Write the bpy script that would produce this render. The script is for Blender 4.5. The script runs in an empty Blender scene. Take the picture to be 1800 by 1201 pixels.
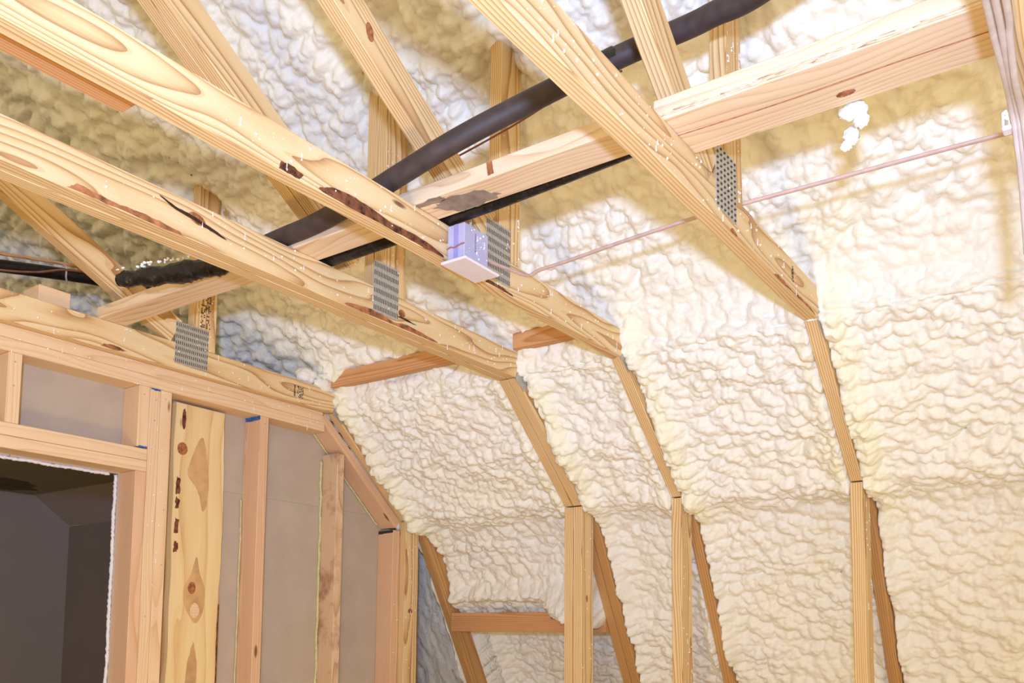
import bpy, bmesh, math, random
import numpy as np
from mathutils import Vector, Matrix

random.seed(7)
rng = np.random.default_rng(11)
SC = bpy.context.scene
COL = SC.collection

# ------------------------------------------------------------------ camera
cam_data = bpy.data.cameras.new('camera')
cam_data.sensor_fit = 'HORIZONTAL'
cam_data.sensor_width = 36.0
cam_data.lens = 31.1607
cam_data.shift_x = -0.00136
cam_data.shift_y = 0.20882
cam_data.clip_start = 0.02
cam = bpy.data.objects.new('camera', cam_data)
COL.objects.link(cam)
_R = (0.5759910422634754, -0.8174018222714897, 0.00941170438778335)
_U = (-0.07894500320640796, -0.04416248494870433, 0.9959002768301163)
_F = (0.8136350568289049, 0.5743726454753946, 0.08996698521469573)
cam.matrix_world = Matrix(((_R[0], _U[0], -_F[0], 0.0),
                           (_R[1], _U[1], -_F[1], 0.0),
                           (_R[2], _U[2], -_F[2], 1.5),
                           (0, 0, 0, 1)))
SC.camera = cam

# ------------------------------------------------------------------ light
world = bpy.data.worlds.new('world')
SC.world = world
world.use_nodes = True
bg = world.node_tree.nodes['Background']
bg.inputs[0].default_value = (1.0, 0.79, 0.47, 1)      # warm indoor glow from the unfinished rooms around
bg.inputs[1].default_value = 0.93

def point_light(name, loc, col, power, radius, aim=None):
    d = bpy.data.lights.new(name, 'SPOT' if aim else 'POINT')
    d.color = col; d.energy = power; d.shadow_soft_size = radius
    o = bpy.data.objects.new(name, d); o.location = loc
    if aim:
        d.spot_size = math.radians(128); d.spot_blend = 1.0
        o.rotation_euler = (Vector(aim) - Vector(loc)).to_track_quat('-Z', 'Y').to_euler()
    COL.objects.link(o)
    return o
point_light('flash', (-0.22, -0.12, 1.67), (0.55, 0.79, 1.34), 215.0, 0.045, aim=(1.3, 1.3, 3.0))
point_light('warm_fill', (0.30, 0.60, 0.50), (1.0, 0.77, 0.39), 58.0, 0.14)   # unseen warm fill light, added low down to brighten the shaded roof foam

SC.view_settings.view_transform = 'Standard'
SC.view_settings.look = 'None'
SC.view_settings.exposure = 0.03
SC.view_settings.gamma = 1.0
SC.view_settings.use_curve_mapping = False

# ------------------------------------------------------------------ constants
YD, YC, YB, YA, YE = 0.685, 1.2925, 1.6967, 2.5821, 0.085
ZC = 2.374           # underside of the chords
H = 0.0889
T = 0.0381
YW = 2.612           # front face of the partition framing

# ------------------------------------------------------------------ materials
def nt(name):
    m = bpy.data.materials.new(name); m.use_nodes = True
    t = m.node_tree
    for n in list(t.nodes): t.nodes.remove(n)
    out = t.nodes.new('ShaderNodeOutputMaterial')
    b = t.nodes.new('ShaderNodeBsdfPrincipled')
    t.links.new(b.outputs[0], out.inputs[0])
    return m, t, b

def ramp(t, pts, interp='LINEAR'):
    r = t.nodes.new('ShaderNodeValToRGB')
    r.color_ramp.interpolation = interp
    e = r.color_ramp.elements
    while len(e) > 1: e.remove(e[-1])
    e[0].position = pts[0][0]; e[0].color = (*pts[0][1], 1)
    for p, c in pts[1:]:
        x = e.new(p); x.color = (*c, 1)
    return r

def N(t, kind, **kw):
    n = t.nodes.new(kind)
    for k, v in kw.items():
        if k.startswith('_'): setattr(n, k[1:], v)
        else: n.inputs[k].default_value = v
    return n

def math_n(t, op, a=None, b=None, c=None):
    n = t.nodes.new('ShaderNodeMath'); n.operation = op
    for i, v in enumerate((a, b, c)):
        if v is None: continue
        if isinstance(v, (int, float)): n.inputs[i].default_value = v
        else: t.links.new(v, n.inputs[i])
    return n.outputs[0]

def vmath(t, op, a, b=None):
    n = t.nodes.new('ShaderNodeVectorMath'); n.operation = op
    for i, v in enumerate((a, b)):
        if v is None: continue
        if isinstance(v, tuple): n.inputs[i].default_value = v
        else: t.links.new(v, n.inputs[i])
    return n.outputs[0]

def wood(name, light, mid, dark, ring=0.0075, warp=0.02, contrast=1.0, rough=0.62, stain=None, blotch=0.35):
    """board local X runs along the grain; growth rings around a wandering pith"""
    m, t, b = nt(name)
    L = t.links.new
    tc = t.nodes.new('ShaderNodeTexCoord')
    oi = t.nodes.new('ShaderNodeObjectInfo')
    rnd = oi.outputs['Random']
    offv = t.nodes.new('ShaderNodeCombineXYZ')
    L(math_n(t, 'MULTIPLY', rnd, 37.0), offv.inputs[0])
    L(math_n(t, 'MULTIPLY', rnd, 11.0), offv.inputs[1])
    L(math_n(t, 'MULTIPLY', rnd, 23.0), offv.inputs[2])
    P = vmath(t, 'ADD', tc.outputs['Object'], offv.outputs[0])
    # slow wander of the rings along the board
    ps = vmath(t, 'MULTIPLY', P, (1.7, 9.0, 9.0))
    n1 = N(t, 'ShaderNodeTexNoise', Scale=1.0, Detail=1.5, Roughness=0.5); L(ps, n1.inputs['Vector'])
    w = vmath(t, 'MULTIPLY', vmath(t, 'SUBTRACT', n1.outputs['Color'], (0.5, 0.5, 0.5)), (0.0, warp * 2, warp * 2.6))
    Q = vmath(t, 'ADD', tc.outputs['Object'], w)
    sp = t.nodes.new('ShaderNodeSeparateXYZ'); L(Q, sp.inputs[0])
    # pith placed off the board, side and distance vary per board
    cy = math_n(t, 'ADD', math_n(t, 'MULTIPLY', rnd, 0.10), 0.035)
    cz = math_n(t, 'SUBTRACT', math_n(t, 'MULTIPLY', math_n(t, 'FRACT', math_n(t, 'MULTIPLY', rnd, 7.3)), 0.09), 0.045)
    dy = math_n(t, 'SUBTRACT', sp.outputs[1], cy)
    dz = math_n(t, 'SUBTRACT', sp.outputs[2], cz)
    r = math_n(t, 'SQRT', math_n(t, 'ADD', math_n(t, 'MULTIPLY', dy, dy), math_n(t, 'MULTIPLY', dz, dz)))
    ph = math_n(t, 'FRACT', math_n(t, 'DIVIDE', r, ring))
    # early wood rises slowly into a late-wood line
    prof = math_n(t, 'POWER', ph, 2.2)
    r2 = math_n(t, 'SUBTRACT', 1.0, math_n(t, 'MULTIPLY', math_n(t, 'GREATER_THAN', ph, 0.93), 0.7))
    prof = math_n(t, 'MULTIPLY', prof, r2)
    prof = math_n(t, 'MULTIPLY', prof, contrast)
    # fibres
    fs = vmath(t, 'MULTIPLY', P, (9.0, 190.0, 190.0))
    n2 = N(t, 'ShaderNodeTexNoise', Scale=1.0, Detail=2.0); L(fs, n2.inputs['Vector'])
    prof = math_n(t, 'ADD', prof, math_n(t, 'MULTIPLY', math_n(t, 'SUBTRACT', n2.outputs['Fac'], 0.5), 0.42))
    bs = vmath(t, 'MULTIPLY', P, (2.2, 16.0, 16.0))
    n3 = N(t, 'ShaderNodeTexNoise', Scale=1.0, Detail=2.0); L(bs, n3.inputs['Vector'])
    prof = math_n(t, 'ADD', prof, math_n(t, 'MULTIPLY', math_n(t, 'SUBTRACT', n3.outputs['Fac'], 0.45), blotch))
    cr = ramp(t, [(0.0, light), (0.45, mid), (1.0, dark)]); L(prof, cr.inputs[0])
    col = cr.outputs[0]
    # small pin knots
    vk = vmath(t, 'MULTIPLY', P, (2.6, 9.0, 9.0))
    vo = N(t, 'ShaderNodeTexVoronoi', Scale=1.0, Randomness=1.0); L(vk, vo.inputs['Vector'])
    kr = ramp(t, [(0.0, (1, 1, 1)), (0.045, (0.9, 0.9, 0.9)), (0.075, (0, 0, 0))]); L(vo.outputs['Distance'], kr.inputs[0])
    mx = t.nodes.new('ShaderNodeMix'); mx.data_type = 'RGBA'
    L(kr.outputs[0], mx.inputs[0]); L(col, mx.inputs[6]); mx.inputs[7].default_value = (dark[0] * 0.42, dark[1] * 0.33, dark[2] * 0.25, 1)
    col = mx.outputs[2]
    if stain is not None:                    # weathered, soiled board
        n4 = N(t, 'ShaderNodeTexNoise', Scale=7.0, Detail=4.0, Roughness=0.65); L(P, n4.inputs['Vector'])
        sr = ramp(t, [(0.50, (0, 0, 0)), (0.66, (1, 1, 1))]); L(n4.outputs['Fac'], sr.inputs[0])
        m2 = t.nodes.new('ShaderNodeMix'); m2.data_type = 'RGBA'
        L(sr.outputs[0], m2.inputs[0]); L(col, m2.inputs[6]); m2.inputs[7].default_value = (*stain, 1)
        col = m2.outputs[2]
    L(col, b.inputs['Base Color'])
    b.inputs['Roughness'].default_value = rough
    b.inputs['Specular IOR Level'].default_value = 0.3
    bp = N(t, 'ShaderNodeBump', Strength=0.25, Distance=0.0012); L(prof, bp.inputs['Height'])
    L(bp.outputs[0], b.inputs['Normal'])
    return m

M = {}
M['truss'] = wood('truss_pine', (0.80, 0.615, 0.35), (0.73, 0.495, 0.235), (0.42, 0.21, 0.085), ring=0.0075, warp=0.030, contrast=1.1)
M['truss_fine'] = wood('truss_pine_fine', (0.80, 0.60, 0.33), (0.72, 0.48, 0.225), (0.42, 0.22, 0.09), ring=0.0065, warp=0.014, contrast=1.25)
M['web'] = wood('web_pine', (0.79, 0.59, 0.32), (0.71, 0.47, 0.21), (0.42, 0.22, 0.09), ring=0.006, warp=0.013, contrast=1.25)
M['rafter'] = wood('rafter_pine', (0.62, 0.36, 0.14), (0.53, 0.28, 0.10), (0.34, 0.15, 0.05), ring=0.007, warp=0.012)
M['stud'] = wood('stud_spruce', (0.82, 0.60, 0.38), (0.76, 0.52, 0.30), (0.56, 0.33, 0.16), ring=0.004, warp=0.01, contrast=0.7)
M['stud_pink'] = wood('stud_fir', (0.76, 0.50, 0.32), (0.68, 0.41, 0.24), (0.52, 0.27, 0.14), ring=0.004, warp=0.01, contrast=0.7)
M['brace'] = wood('brace_spruce', (0.80, 0.64, 0.46), (0.72, 0.53, 0.35), (0.46, 0.29, 0.16), ring=0.016, warp=0.06, contrast=0.7, blotch=0.9)
M['board'] = wood('board_pine', (0.84, 0.65, 0.34), (0.78, 0.55, 0.26), (0.56, 0.30, 0.12), ring=0.045, warp=0.05, blotch=0.5, contrast=0.75)
M['dirty'] = wood('stud_weathered', (0.76, 0.56, 0.36), (0.66, 0.45, 0.27), (0.45, 0.27, 0.15), ring=0.005, warp=0.015, stain=(0.42, 0.22, 0.13))
M['block'] = wood('block_fir', (0.66, 0.36, 0.17), (0.58, 0.29, 0.12), (0.40, 0.17, 0.06), ring=0.006, warp=0.012)

def simple(name, col, rough=0.6, metal=0.0, bump=0.0, bscale=60.0, var=0.0, spec=0.4):
    m, t, b = nt(name)
    L = t.links.new
    tc = t.nodes.new('ShaderNodeTexCoord')
    n = N(t, 'ShaderNodeTexNoise', Scale=bscale, Detail=3.0); L(tc.outputs['Object'], n.inputs['Vector'])
    r = ramp(t, [(0.3, tuple(max(0, c * (1 - var)) for c in col)), (0.7, tuple(min(1, c * (1 + var)) for c in col))])
    L(n.outputs['Fac'], r.inputs[0]); L(r.outputs[0], b.inputs['Base Color'])
    b.inputs['Roughness'].default_value = rough
    b.inputs['Metallic'].default_value = metal
    b.inputs['Specular IOR Level'].default_value = spec
    if bump:
        bp = N(t, 'ShaderNodeBump', Strength=1.0, Distance=bump); L(n.outputs['Fac'], bp.inputs['Height'])
        L(bp.outputs[0], b.inputs['Normal'])
    return m

M['heart'] = simple('heartwood', (0.60, 0.36, 0.16), 0.65, bscale=22, var=0.16)
M['bark'] = simple('bark', (0.16, 0.055, 0.022), 0.9, bump=0.002, bscale=70, var=0.75)
M['resin'] = simple('dark_stain', (0.36, 0.14, 0.055), 0.8, bump=0.0008, bscale=45, var=0.6)
M['grey_stain'] = simple('grey_stain', (0.27, 0.21, 0.17), 0.8, bscale=40, var=0.25)
M['knot'] = simple('knot_wood', (0.36, 0.13, 0.05), 0.6, bscale=120, var=0.5)
M['knot_dark'] = simple('knot_crack', (0.05, 0.02, 0.01), 0.9, var=0.3)
M['ink'] = simple('stamp_ink', (0.09, 0.055, 0.03), 0.8, var=0.3)
M['blue'] = simple('blue_wax', (0.03, 0.13, 0.38), 0.7, bscale=90, var=0.5)
M['metal'] = simple('galvanised_steel', (0.50, 0.49, 0.44), 0.5, 0.45, bscale=120, var=0.12, bump=0.0003)
M['slot'] = simple('slot_shadow', (0.07, 0.05, 0.035), 0.8, var=0.3)
M['pipe'] = simple('black_foam_sleeve', (0.048, 0.031, 0.030), 0.6, bscale=30, var=0.3, bump=0.0006, spec=0.5)
M['tape'] = simple('black_tape', (0.012, 0.009, 0.008), 0.33, bscale=35, var=0.5, bump=0.006)
M['cable'] = simple('white_cable', (0.56, 0.47, 0.42), 0.45, bscale=50, var=0.1)
M['cable_pink'] = simple('pinkish_cable', (0.60, 0.44, 0.40), 0.45, bscale=50, var=0.1)
M['cable_brown'] = simple('brown_wire', (0.26, 0.10, 0.06), 0.5, var=0.2)
M['plastic'] = simple('lilac_plastic', (0.50, 0.48, 0.66), 0.35, bscale=20, var=0.04)
M['plastic_white'] = simple('white_plastic', (0.76, 0.70, 0.76), 0.35, bscale=20, var=0.03)
M['plastic_blue'] = simple('violet_plastic', (0.33, 0.31, 0.62), 0.35, bscale=20, var=0.05)
M['clip'] = simple('clip_plastic', (0.80, 0.78, 0.90), 0.4, var=0.03)
M['speck'] = simple('foam_speck', (0.90, 0.89, 0.84), 0.7, bscale=200, var=0.05)
M['gyp'] = simple('drywall_back_paper', (0.50, 0.415, 0.33), 0.9, bscale=9, var=0.06, bump=0.0006)
M['gypcore'] = simple('gypsum_core', (0.75, 0.74, 0.78), 0.9, bscale=150, var=0.06, bump=0.002)
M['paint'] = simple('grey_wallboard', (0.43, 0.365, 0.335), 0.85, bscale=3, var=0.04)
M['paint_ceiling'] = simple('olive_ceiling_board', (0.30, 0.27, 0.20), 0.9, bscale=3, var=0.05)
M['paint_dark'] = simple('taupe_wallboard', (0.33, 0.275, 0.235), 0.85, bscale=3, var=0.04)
M['plaster'] = simple('dark_joint_patch', (0.12, 0.09, 0.05), 0.9, bscale=10, var=0.2)
M['floor'] = simple('subfloor', (0.60, 0.46, 0.29), 0.8, bscale=12, var=0.15)
M['sheath'] = simple('sheathing', (0.40, 0.25, 0.12), 0.8, bscale=25, var=0.25)
M['glue'] = simple('yellow_green_glue', (0.62, 0.58, 0.30), 0.5, bscale=60, var=0.12)
M['pencil'] = simple('pencil_black', (0.04, 0.03, 0.03), 0.9, var=0.1)

def foam_mat():
    m, t, b = nt('spray_foam')
    L = t.links.new
    g = t.nodes.new('ShaderNodeNewGeometry')
    n = N(t, 'ShaderNodeTexNoise', Scale=3.2, Detail=3.0, Roughness=0.6); L(g.outputs['Position'], n.inputs['Vector'])
    r = ramp(t, [(0.40, (0.88, 0.87, 0.81)), (0.62, (0.88, 0.86, 0.75)), (0.76, (0.88, 0.85, 0.66))]); L(n.outputs['Fac'], r.inputs[0])
    at = t.nodes.new('ShaderNodeAttribute'); at.attribute_name = 'fresh'
    mx = t.nodes.new('ShaderNodeMix'); mx.data_type = 'RGBA'
    L(at.outputs['Fac'], mx.inputs[0]); L(r.outputs[0], mx.inputs[6]); mx.inputs[7].default_value = (0.88, 0.86, 0.56, 1)
    L(mx.outputs[2], b.inputs['Base Color'])
    b.inputs['Roughness'].default_value = 0.5
    b.inputs['Specular IOR Level'].default_value = 0.25
    v = N(t, 'ShaderNodeTexVoronoi', Scale=62.0, _feature='SMOOTH_F1', Smoothness=0.5)
    wp = N(t, 'ShaderNodeTexNoise', Scale=24.0, Detail=2.0); L(g.outputs['Position'], wp.inputs['Vector'])
    pw = vmath(t, 'ADD', g.outputs['Position'], vmath(t, 'MULTIPLY', wp.outputs['Color'], (0.03, 0.03, 0.03)))
    L(pw, v.inputs['Vector'])
    inv = math_n(t, 'SUBTRACT', 1.0, v.outputs['Distance'])
    n2 = N(t, 'ShaderNodeTexNoise', Scale=210.0, Detail=2.0); L(g.outputs['Position'], n2.inputs['Vector'])
    hgt = math_n(t, 'ADD', inv, math_n(t, 'MULTIPLY', n2.outputs['Fac'], 0.18))
    bp = N(t, 'ShaderNodeBump', Strength=1.0, Distance=0.0024); L(hgt, bp.inputs['Height'])
    L(bp.outputs[0], b.inputs['Normal'])
    return m
M['foam'] = foam_mat()

# ------------------------------------------------------------------ object helpers
def link(o, parent=None):
    COL.objects.link(o)
    if parent is not None: o.parent = parent
    return o

def tag(o, label=None, cat=None, group=None, kind=None):
    if label: o['label'] = label
    if cat: o['category'] = cat
    if group: o['group'] = group
    if kind: o['kind'] = kind
    return o

def empty(name, loc, label=None, cat=None, group=None):
    o = bpy.data.objects.new(name, None); o.location = loc
    o.empty_display_size = 0.05
    link(o)
    return tag(o, label, cat, group)

def put_local(o, parent, M_world):
    """set a world matrix under a parent that has only a translation"""
    if parent is not None:
        o.parent = parent
        o.matrix_parent_inverse = Matrix.Identity(4)
        off = Vector((0, 0, 0)); p = parent
        while p is not None:
            off += Vector(p.location) if p.type == 'EMPTY' else Vector((0, 0, 0))
            if p.type != 'EMPTY':
                # parent is a mesh: use its full world matrix
                o.matrix_parent_inverse = WM[p.name].inverted()
                off = Vector((0, 0, 0)); break
            p = p.parent
        o.matrix_basis = Matrix.Translation(-off) @ M_world
    else:
        o.matrix_basis = M_world
    WM[o.name] = M_world
WM = {}

def mesh_obj(name, bm, mat, parent=None, mw=None, smooth=False):
    me = bpy.data.meshes.new(name)
    bm.to_mesh(me); bm.free()
    mats = mat if isinstance(mat, (list, tuple)) else [mat]
    for x in mats: me.materials.append(x)
    if smooth:
        for p in me.polygons: p.use_smooth = True
    o = bpy.data.objects.new(name, me)
    COL.objects.link(o)
    put_local(o, parent, mw if mw is not None else Matrix.Identity(4))
    return o

def prism(name, poly, y0, y1, mat, parent, axis=None, bevel=0.0018):
    """lumber piece: outline in the XZ plane pushed along Y; local X follows `axis`"""
    ax = Vector((axis[0], 0, axis[1])).normalized() if axis else Vector((1, 0, 0))
    az = Vector((-ax.z, 0, ax.x))
    c = Vector((sum(p[0] for p in poly) / len(poly), (y0 + y1) / 2, sum(p[1] for p in poly) / len(poly)))
    R3 = Matrix((ax, Vector((0, 1, 0)), az)).transposed()
    if R3.determinant() < 0:
        R3 = Matrix((ax, Vector((0, 1, 0)), -az)).transposed()
    mw = Matrix.Translation(c) @ R3.to_4x4()
    inv = mw.inverted()
    bm = bmesh.new()
    a = [bm.verts.new(inv @ Vector((p[0], y0, p[1]))) for p in poly]
    b = [bm.verts.new(inv @ Vector((p[0], y1, p[1]))) for p in poly]
    bm.faces.new(a); bm.faces.new(b[::-1])
    n = len(poly)
    for i in range(n):
        bm.faces.new((a[i], b[i], b[(i + 1) % n], a[(i + 1) % n]))
    bmesh.ops.recalc_face_normals(bm, faces=bm.faces)
    if bevel:
        bmesh.ops.bevel(bm, geom=list(bm.edges), offset=bevel, segments=1, profile=0.5, affect='EDGES')
    return mesh_obj(name, bm, mat, parent, mw)

def member(name, p0, p1, w, y0, y1, mat, parent, side=1, **kw):
    """2x4 whose given edge runs p0->p1 (XZ); the width w goes to `side`"""
    d = Vector((p1[0] - p0[0], p1[1] - p0[1])).normalized()
    n = Vector((-d.y, d.x)) * side * w
    poly = [p0, p1, (p1[0] + n.x, p1[1] + n.y), (p0[0] + n.x, p0[1] + n.y)]
    return prism(name, poly, y0, y1, mat, parent, axis=(d.x, d.y), **kw)

def box(name, lo, hi, mat, parent=None, long='x', bevel=0.0015):
    c = Vector(((lo[0] + hi[0]) / 2, (lo[1] + hi[1]) / 2, (lo[2] + hi[2]) / 2))
    s = Vector((hi[0] - lo[0], hi[1] - lo[1], hi[2] - lo[2]))
    R = {'x': Matrix.Identity(3),
         'y': Matrix(((0, -1, 0), (1, 0, 0), (0, 0, 1))),
         'z': Matrix(((0, 0, -1), (0, 1, 0), (1, 0, 0)))}[long]
    mw = Matrix.Translation(c) @ R.to_4x4()
    sl = R.transposed() @ s
    bm = bmesh.new()
    bmesh.ops.create_cube(bm, size=1.0)
    for v in bm.verts: v.co = Vector((v.co.x * abs(sl.x), v.co.y * abs(sl.y), v.co.z * abs(sl.z)))
    if bevel:
        bmesh.ops.bevel(bm, geom=list(bm.edges), offset=bevel, segments=1, profile=0.5, affect='EDGES')
    return mesh_obj(name, bm, mat, parent, mw)

def tube(name, pts, r, mat, parent=None, seg=12, flat=None, wobble=0.0, caps=True):
    """smooth swept tube through world points (Catmull-Rom)"""
    P = [Vector(p) for p in pts]
    Q = []
    ext = [P[0] * 2 - P[1]] + P + [P[-1] * 2 - P[-2]]
    for i in range(1, len(ext) - 2):
        for k in range(10):
            u = k / 10
            a, b, c, d = ext[i - 1], ext[i], ext[i + 1], ext[i + 2]
            Q.append(0.5 * ((2 * b) + (c - a) * u + (2 * a - 5 * b + 4 * c - d) * u * u + (3 * b - a - 3 * c + d) * u ** 3))
    Q.append(P[-1])
    bm = bmesh.new(); rings = []
    rr = r if callable(r) else (lambda u: r)
    for i, q in enumerate(Q):
        tdir = (Q[min(i + 1, len(Q) - 1)] - Q[max(i - 1, 0)]).normalized()
        up = Vector((0, 0, 1)) if abs(tdir.z) < 0.95 else Vector((1, 0, 0))
        s = tdir.cross(up).normalized(); u2 = s.cross(tdir)
        rad = rr(i / (len(Q) - 1))
        ring = []
        for k in range(seg):
            a = 2 * math.pi * k / seg
            f = 1 + (random.uniform(-wobble, wobble) if wobble else 0)
            fa, fb = (1.0, flat) if flat else (1.0, 1.0)
            ring.append(bm.verts.new(q + (s * math.cos(a) * fa + u2 * math.sin(a) * fb) * rad * f))
        rings.append(ring)
    for i in range(len(rings) - 1):
        for k in range(seg):
            bm.faces.new((rings[i][k], rings[i][(k + 1) % seg], rings[i + 1][(k + 1) % seg], rings[i + 1][k]))
    if caps:
        bm.faces.new(rings[0][::-1]); bm.faces.new(rings[-1])
    bmesh.ops.recalc_face_normals(bm, faces=bm.faces)
    return mesh_obj(name, bm, mat, parent, smooth=True)

def blob_add(bm, c, s, rot=0.0, sub=1):
    r = bmesh.ops.create_icosphere(bm, subdivisions=sub, radius=1.0)
    for v in r['verts']:
        k = 1 + random.uniform(-0.2, 0.2)
        v.co = Vector((v.co.x * s[0] * k, v.co.y * s[1] * k, v.co.z * s[2] * k)) + Vector(c)

def patch(name, poly, y, mat, parent, proud=0.0009, axis='y', jitter=0.0):
    """thin irregular patch (bark, stain, ink) lying on a -Y face (axis y) or an underside (axis z)"""
    bm = bmesh.new()
    pts = []
    n = len(poly)
    for i in range(n):
        a = poly[i]; b = poly[(i + 1) % n]
        for k in range(5):
            u = k / 5
            jx = random.uniform(-1, 1) * jitter if k else 0; jz = random.uniform(-1, 1) * jitter if k else 0
            if n >= 8:                     # rounded outline
                p0 = poly[i - 1]; p3 = poly[(i + 2) % n]
                cr = lambda j: 0.5 * (2 * a[j] + (b[j] - p0[j]) * u + (2 * p0[j] - 5 * a[j] + 4 * b[j] - p3[j]) * u * u + (3 * a[j] - p0[j] - 3 * b[j] + p3[j]) * u ** 3)
                pts.append((cr(0) + jx * 0.6, cr(1) + jz * 0.6))
            else:
                pts.append((a[0] * (1 - u) + b[0] * u + jx, a[1] * (1 - u) + b[1] * u + jz))
    if axis == 'y':
        f = [bm.verts.new((p[0], y - proud, p[1])) for p in pts]
        g = [bm.verts.new((p[0], y + 0.001, p[1])) for p in pts]
    elif axis == 'z':
        f = [bm.verts.new((p[0], p[1], y - proud)) for p in pts]
        g = [bm.verts.new((p[0], p[1], y + 0.001)) for p in pts]
    else:
        f = [bm.verts.new((y - proud, p[0], p[1])) for p in pts]
        g = [bm.verts.new((y + 0.001, p[0], p[1])) for p in pts]
    bm.faces.new(f); bm.faces.new(g[::-1])
    m = len(pts)
    for i in range(m): bm.faces.new((f[i], g[i], g[(i + 1) % m], f[(i + 1) % m]))
    bmesh.ops.recalc_face_normals(bm, faces=bm.faces)
    bmesh.ops.triangulate(bm, faces=[fc for fc in bm.faces if len(fc.verts) > 4])
    return mesh_obj(name, bm, mat, parent)

def ellipse(cx, cz, rx, rz, rot=0.0, n=10):
    o = []
    for k in range(n):
        a = 2 * math.pi * k / n
        x, z = rx * math.cos(a), rz * math.sin(a)
        o.append((cx + x * math.cos(rot) - z * math.sin(rot), cz + x * math.sin(rot) + z * math.cos(rot)))
    return o

# ------------------------------------------------------------------ shell: floor, sheathing, rooms
box('floor', (-1.2, -1.0, -0.12), (4.6, 7.2, 0.0), M['floor'], bevel=0)['kind'] = 'structure'

KR = 0.757
def roof_z(x): return 3.03 - KR * (x - 1.72)

def slab(name, poly, y0, y1, mat):
    o = prism(name, poly, y0, y1, mat, None, bevel=0)
    o['kind'] = 'structure'
    return o
slab('ceiling', [(-0.6, roof_z(-0.6) + 0.30), (2.93, roof_z(2.93) + 0.30), (2.93, roof_z(2.93) + 0.325), (-0.6, roof_z(-0.6) + 0.325)], -1.0, 7.2, M['sheath'])
slab('wall_right', [(3.02, roof_z(2.72) + 0.21), (3.045, roof_z(2.72) + 0.21), (4.66, 0.0), (4.63, 0.0)], -1.0, 7.2, M['sheath'])

# the finished room behind the doorway
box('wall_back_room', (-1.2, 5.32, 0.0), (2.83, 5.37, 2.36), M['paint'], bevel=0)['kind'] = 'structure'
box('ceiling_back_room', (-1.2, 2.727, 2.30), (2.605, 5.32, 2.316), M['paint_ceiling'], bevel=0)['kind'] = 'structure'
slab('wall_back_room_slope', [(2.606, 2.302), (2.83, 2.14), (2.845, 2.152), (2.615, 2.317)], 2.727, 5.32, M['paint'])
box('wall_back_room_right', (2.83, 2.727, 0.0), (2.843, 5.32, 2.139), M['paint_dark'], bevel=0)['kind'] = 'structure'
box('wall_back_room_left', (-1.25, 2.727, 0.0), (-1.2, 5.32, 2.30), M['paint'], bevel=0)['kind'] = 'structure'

# ------------------------------------------------------------------ spray foam
Qp = np.array([(-0.6, roof_z(-0.6)), (2.33, roof_z(2.33)), (2.402, 2.490), (2.420, 2.372), (2.868, 1.985), (2.955, 1.90), (4.02, 0.0)])

def resample(points, spacing_fn):
    seg = np.diff(points, axis=0); ln = np.hypot(seg[:, 0], seg[:, 1]); cum = np.concatenate([[0], np.cumsum(ln)])
    s = [0.0]
    while s[-1] < cum[-1]:
        x = np.interp(s[-1], cum, points[:, 0]); z = np.interp(s[-1], cum, points[:, 1])
        s.append(s[-1] + spacing_fn(x, z))
    s = np.array(s); s[-1] = cum[-1]
    return s, cum

def smooth_profile(s, cum):
    fs = np.linspace(0, cum[-1], 4000)
    X = np.interp(fs, cum, Qp[:, 0]); Z = np.interp(fs, cum, Qp[:, 1])
    k = np.hanning(65); k /= k.sum()
    Xp = np.convolve(np.pad(X, 32, mode='reflect', reflect_type='odd'), k, 'valid')
    Zp = np.convolve(np.pad(Z, 32, mode='reflect', reflect_type='odd'), k, 'valid')
    tx = np.gradient(Xp); tz = np.gradient(Zp); l = np.hypot(tx, tz); tx /= l; tz /= l
    # inward normal: left/below of the travel direction
    nx, nz = tz, -tx
    f = lambda a: np.interp(s, fs, a)
    return f(Xp), f(Zp), f(nx), f(nz)

def hash2(ix, iy, seed):
    h = (ix.astype(np.int64) * 374761393 + iy.astype(np.int64) * 668265263 + seed * 974634777) & 0xffffffff
    h = ((h ^ (h >> 13)) * 1274126177) & 0xffffffff
    h = h ^ (h >> 16)
    return (h & 0xffffff) / float(0xffffff)

def vnoise(x, y, seed):
    ix = np.floor(x); iy = np.floor(y); fx = x - ix; fy = y - iy
    fx = fx * fx * (3 - 2 * fx); fy = fy * fy * (3 - 2 * fy)
    a = hash2(ix, iy, seed); b = hash2(ix + 1, iy, seed); c = hash2(ix, iy + 1, seed); d = hash2(ix + 1, iy + 1, seed)
    return (a * (1 - fx) + b * fx) * (1 - fy) + (c * (1 - fx) + d * fx) * fy - 0.5

def domes(x, y, seed):
    """rounded lobes with creases between them"""
    ix = np.floor(x); iy = np.floor(y)
    best = np.full(x.shape, -9.0)
    for dx in (-1, 0, 1):
        for dy in (-1, 0, 1):
            cx = ix + dx; cy = iy + dy
            px = cx + 0.5 + 0.8 * (hash2(cx, cy, seed) - 0.5)
            py = cy + 0.5 + 0.8 * (hash2(cx, cy, seed + 7) - 0.5)
            hh = hash2(cx, cy, seed + 13) * 0.7
            d2 = (x - px) ** 2 + (y - py) ** 2
            best = np.maximum(best, hh - d2 * 1.3)
    return best

def sstep(a, b, x):
    t = np.clip((x - a) / (b - a), 0, 1); return t * t * (3 - 2 * t)

TR = [(YE, YE + T), (YD, YD + T), (YC, YC + T), (YB, YB + 2 * T), (YA, YA + T)]

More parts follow.
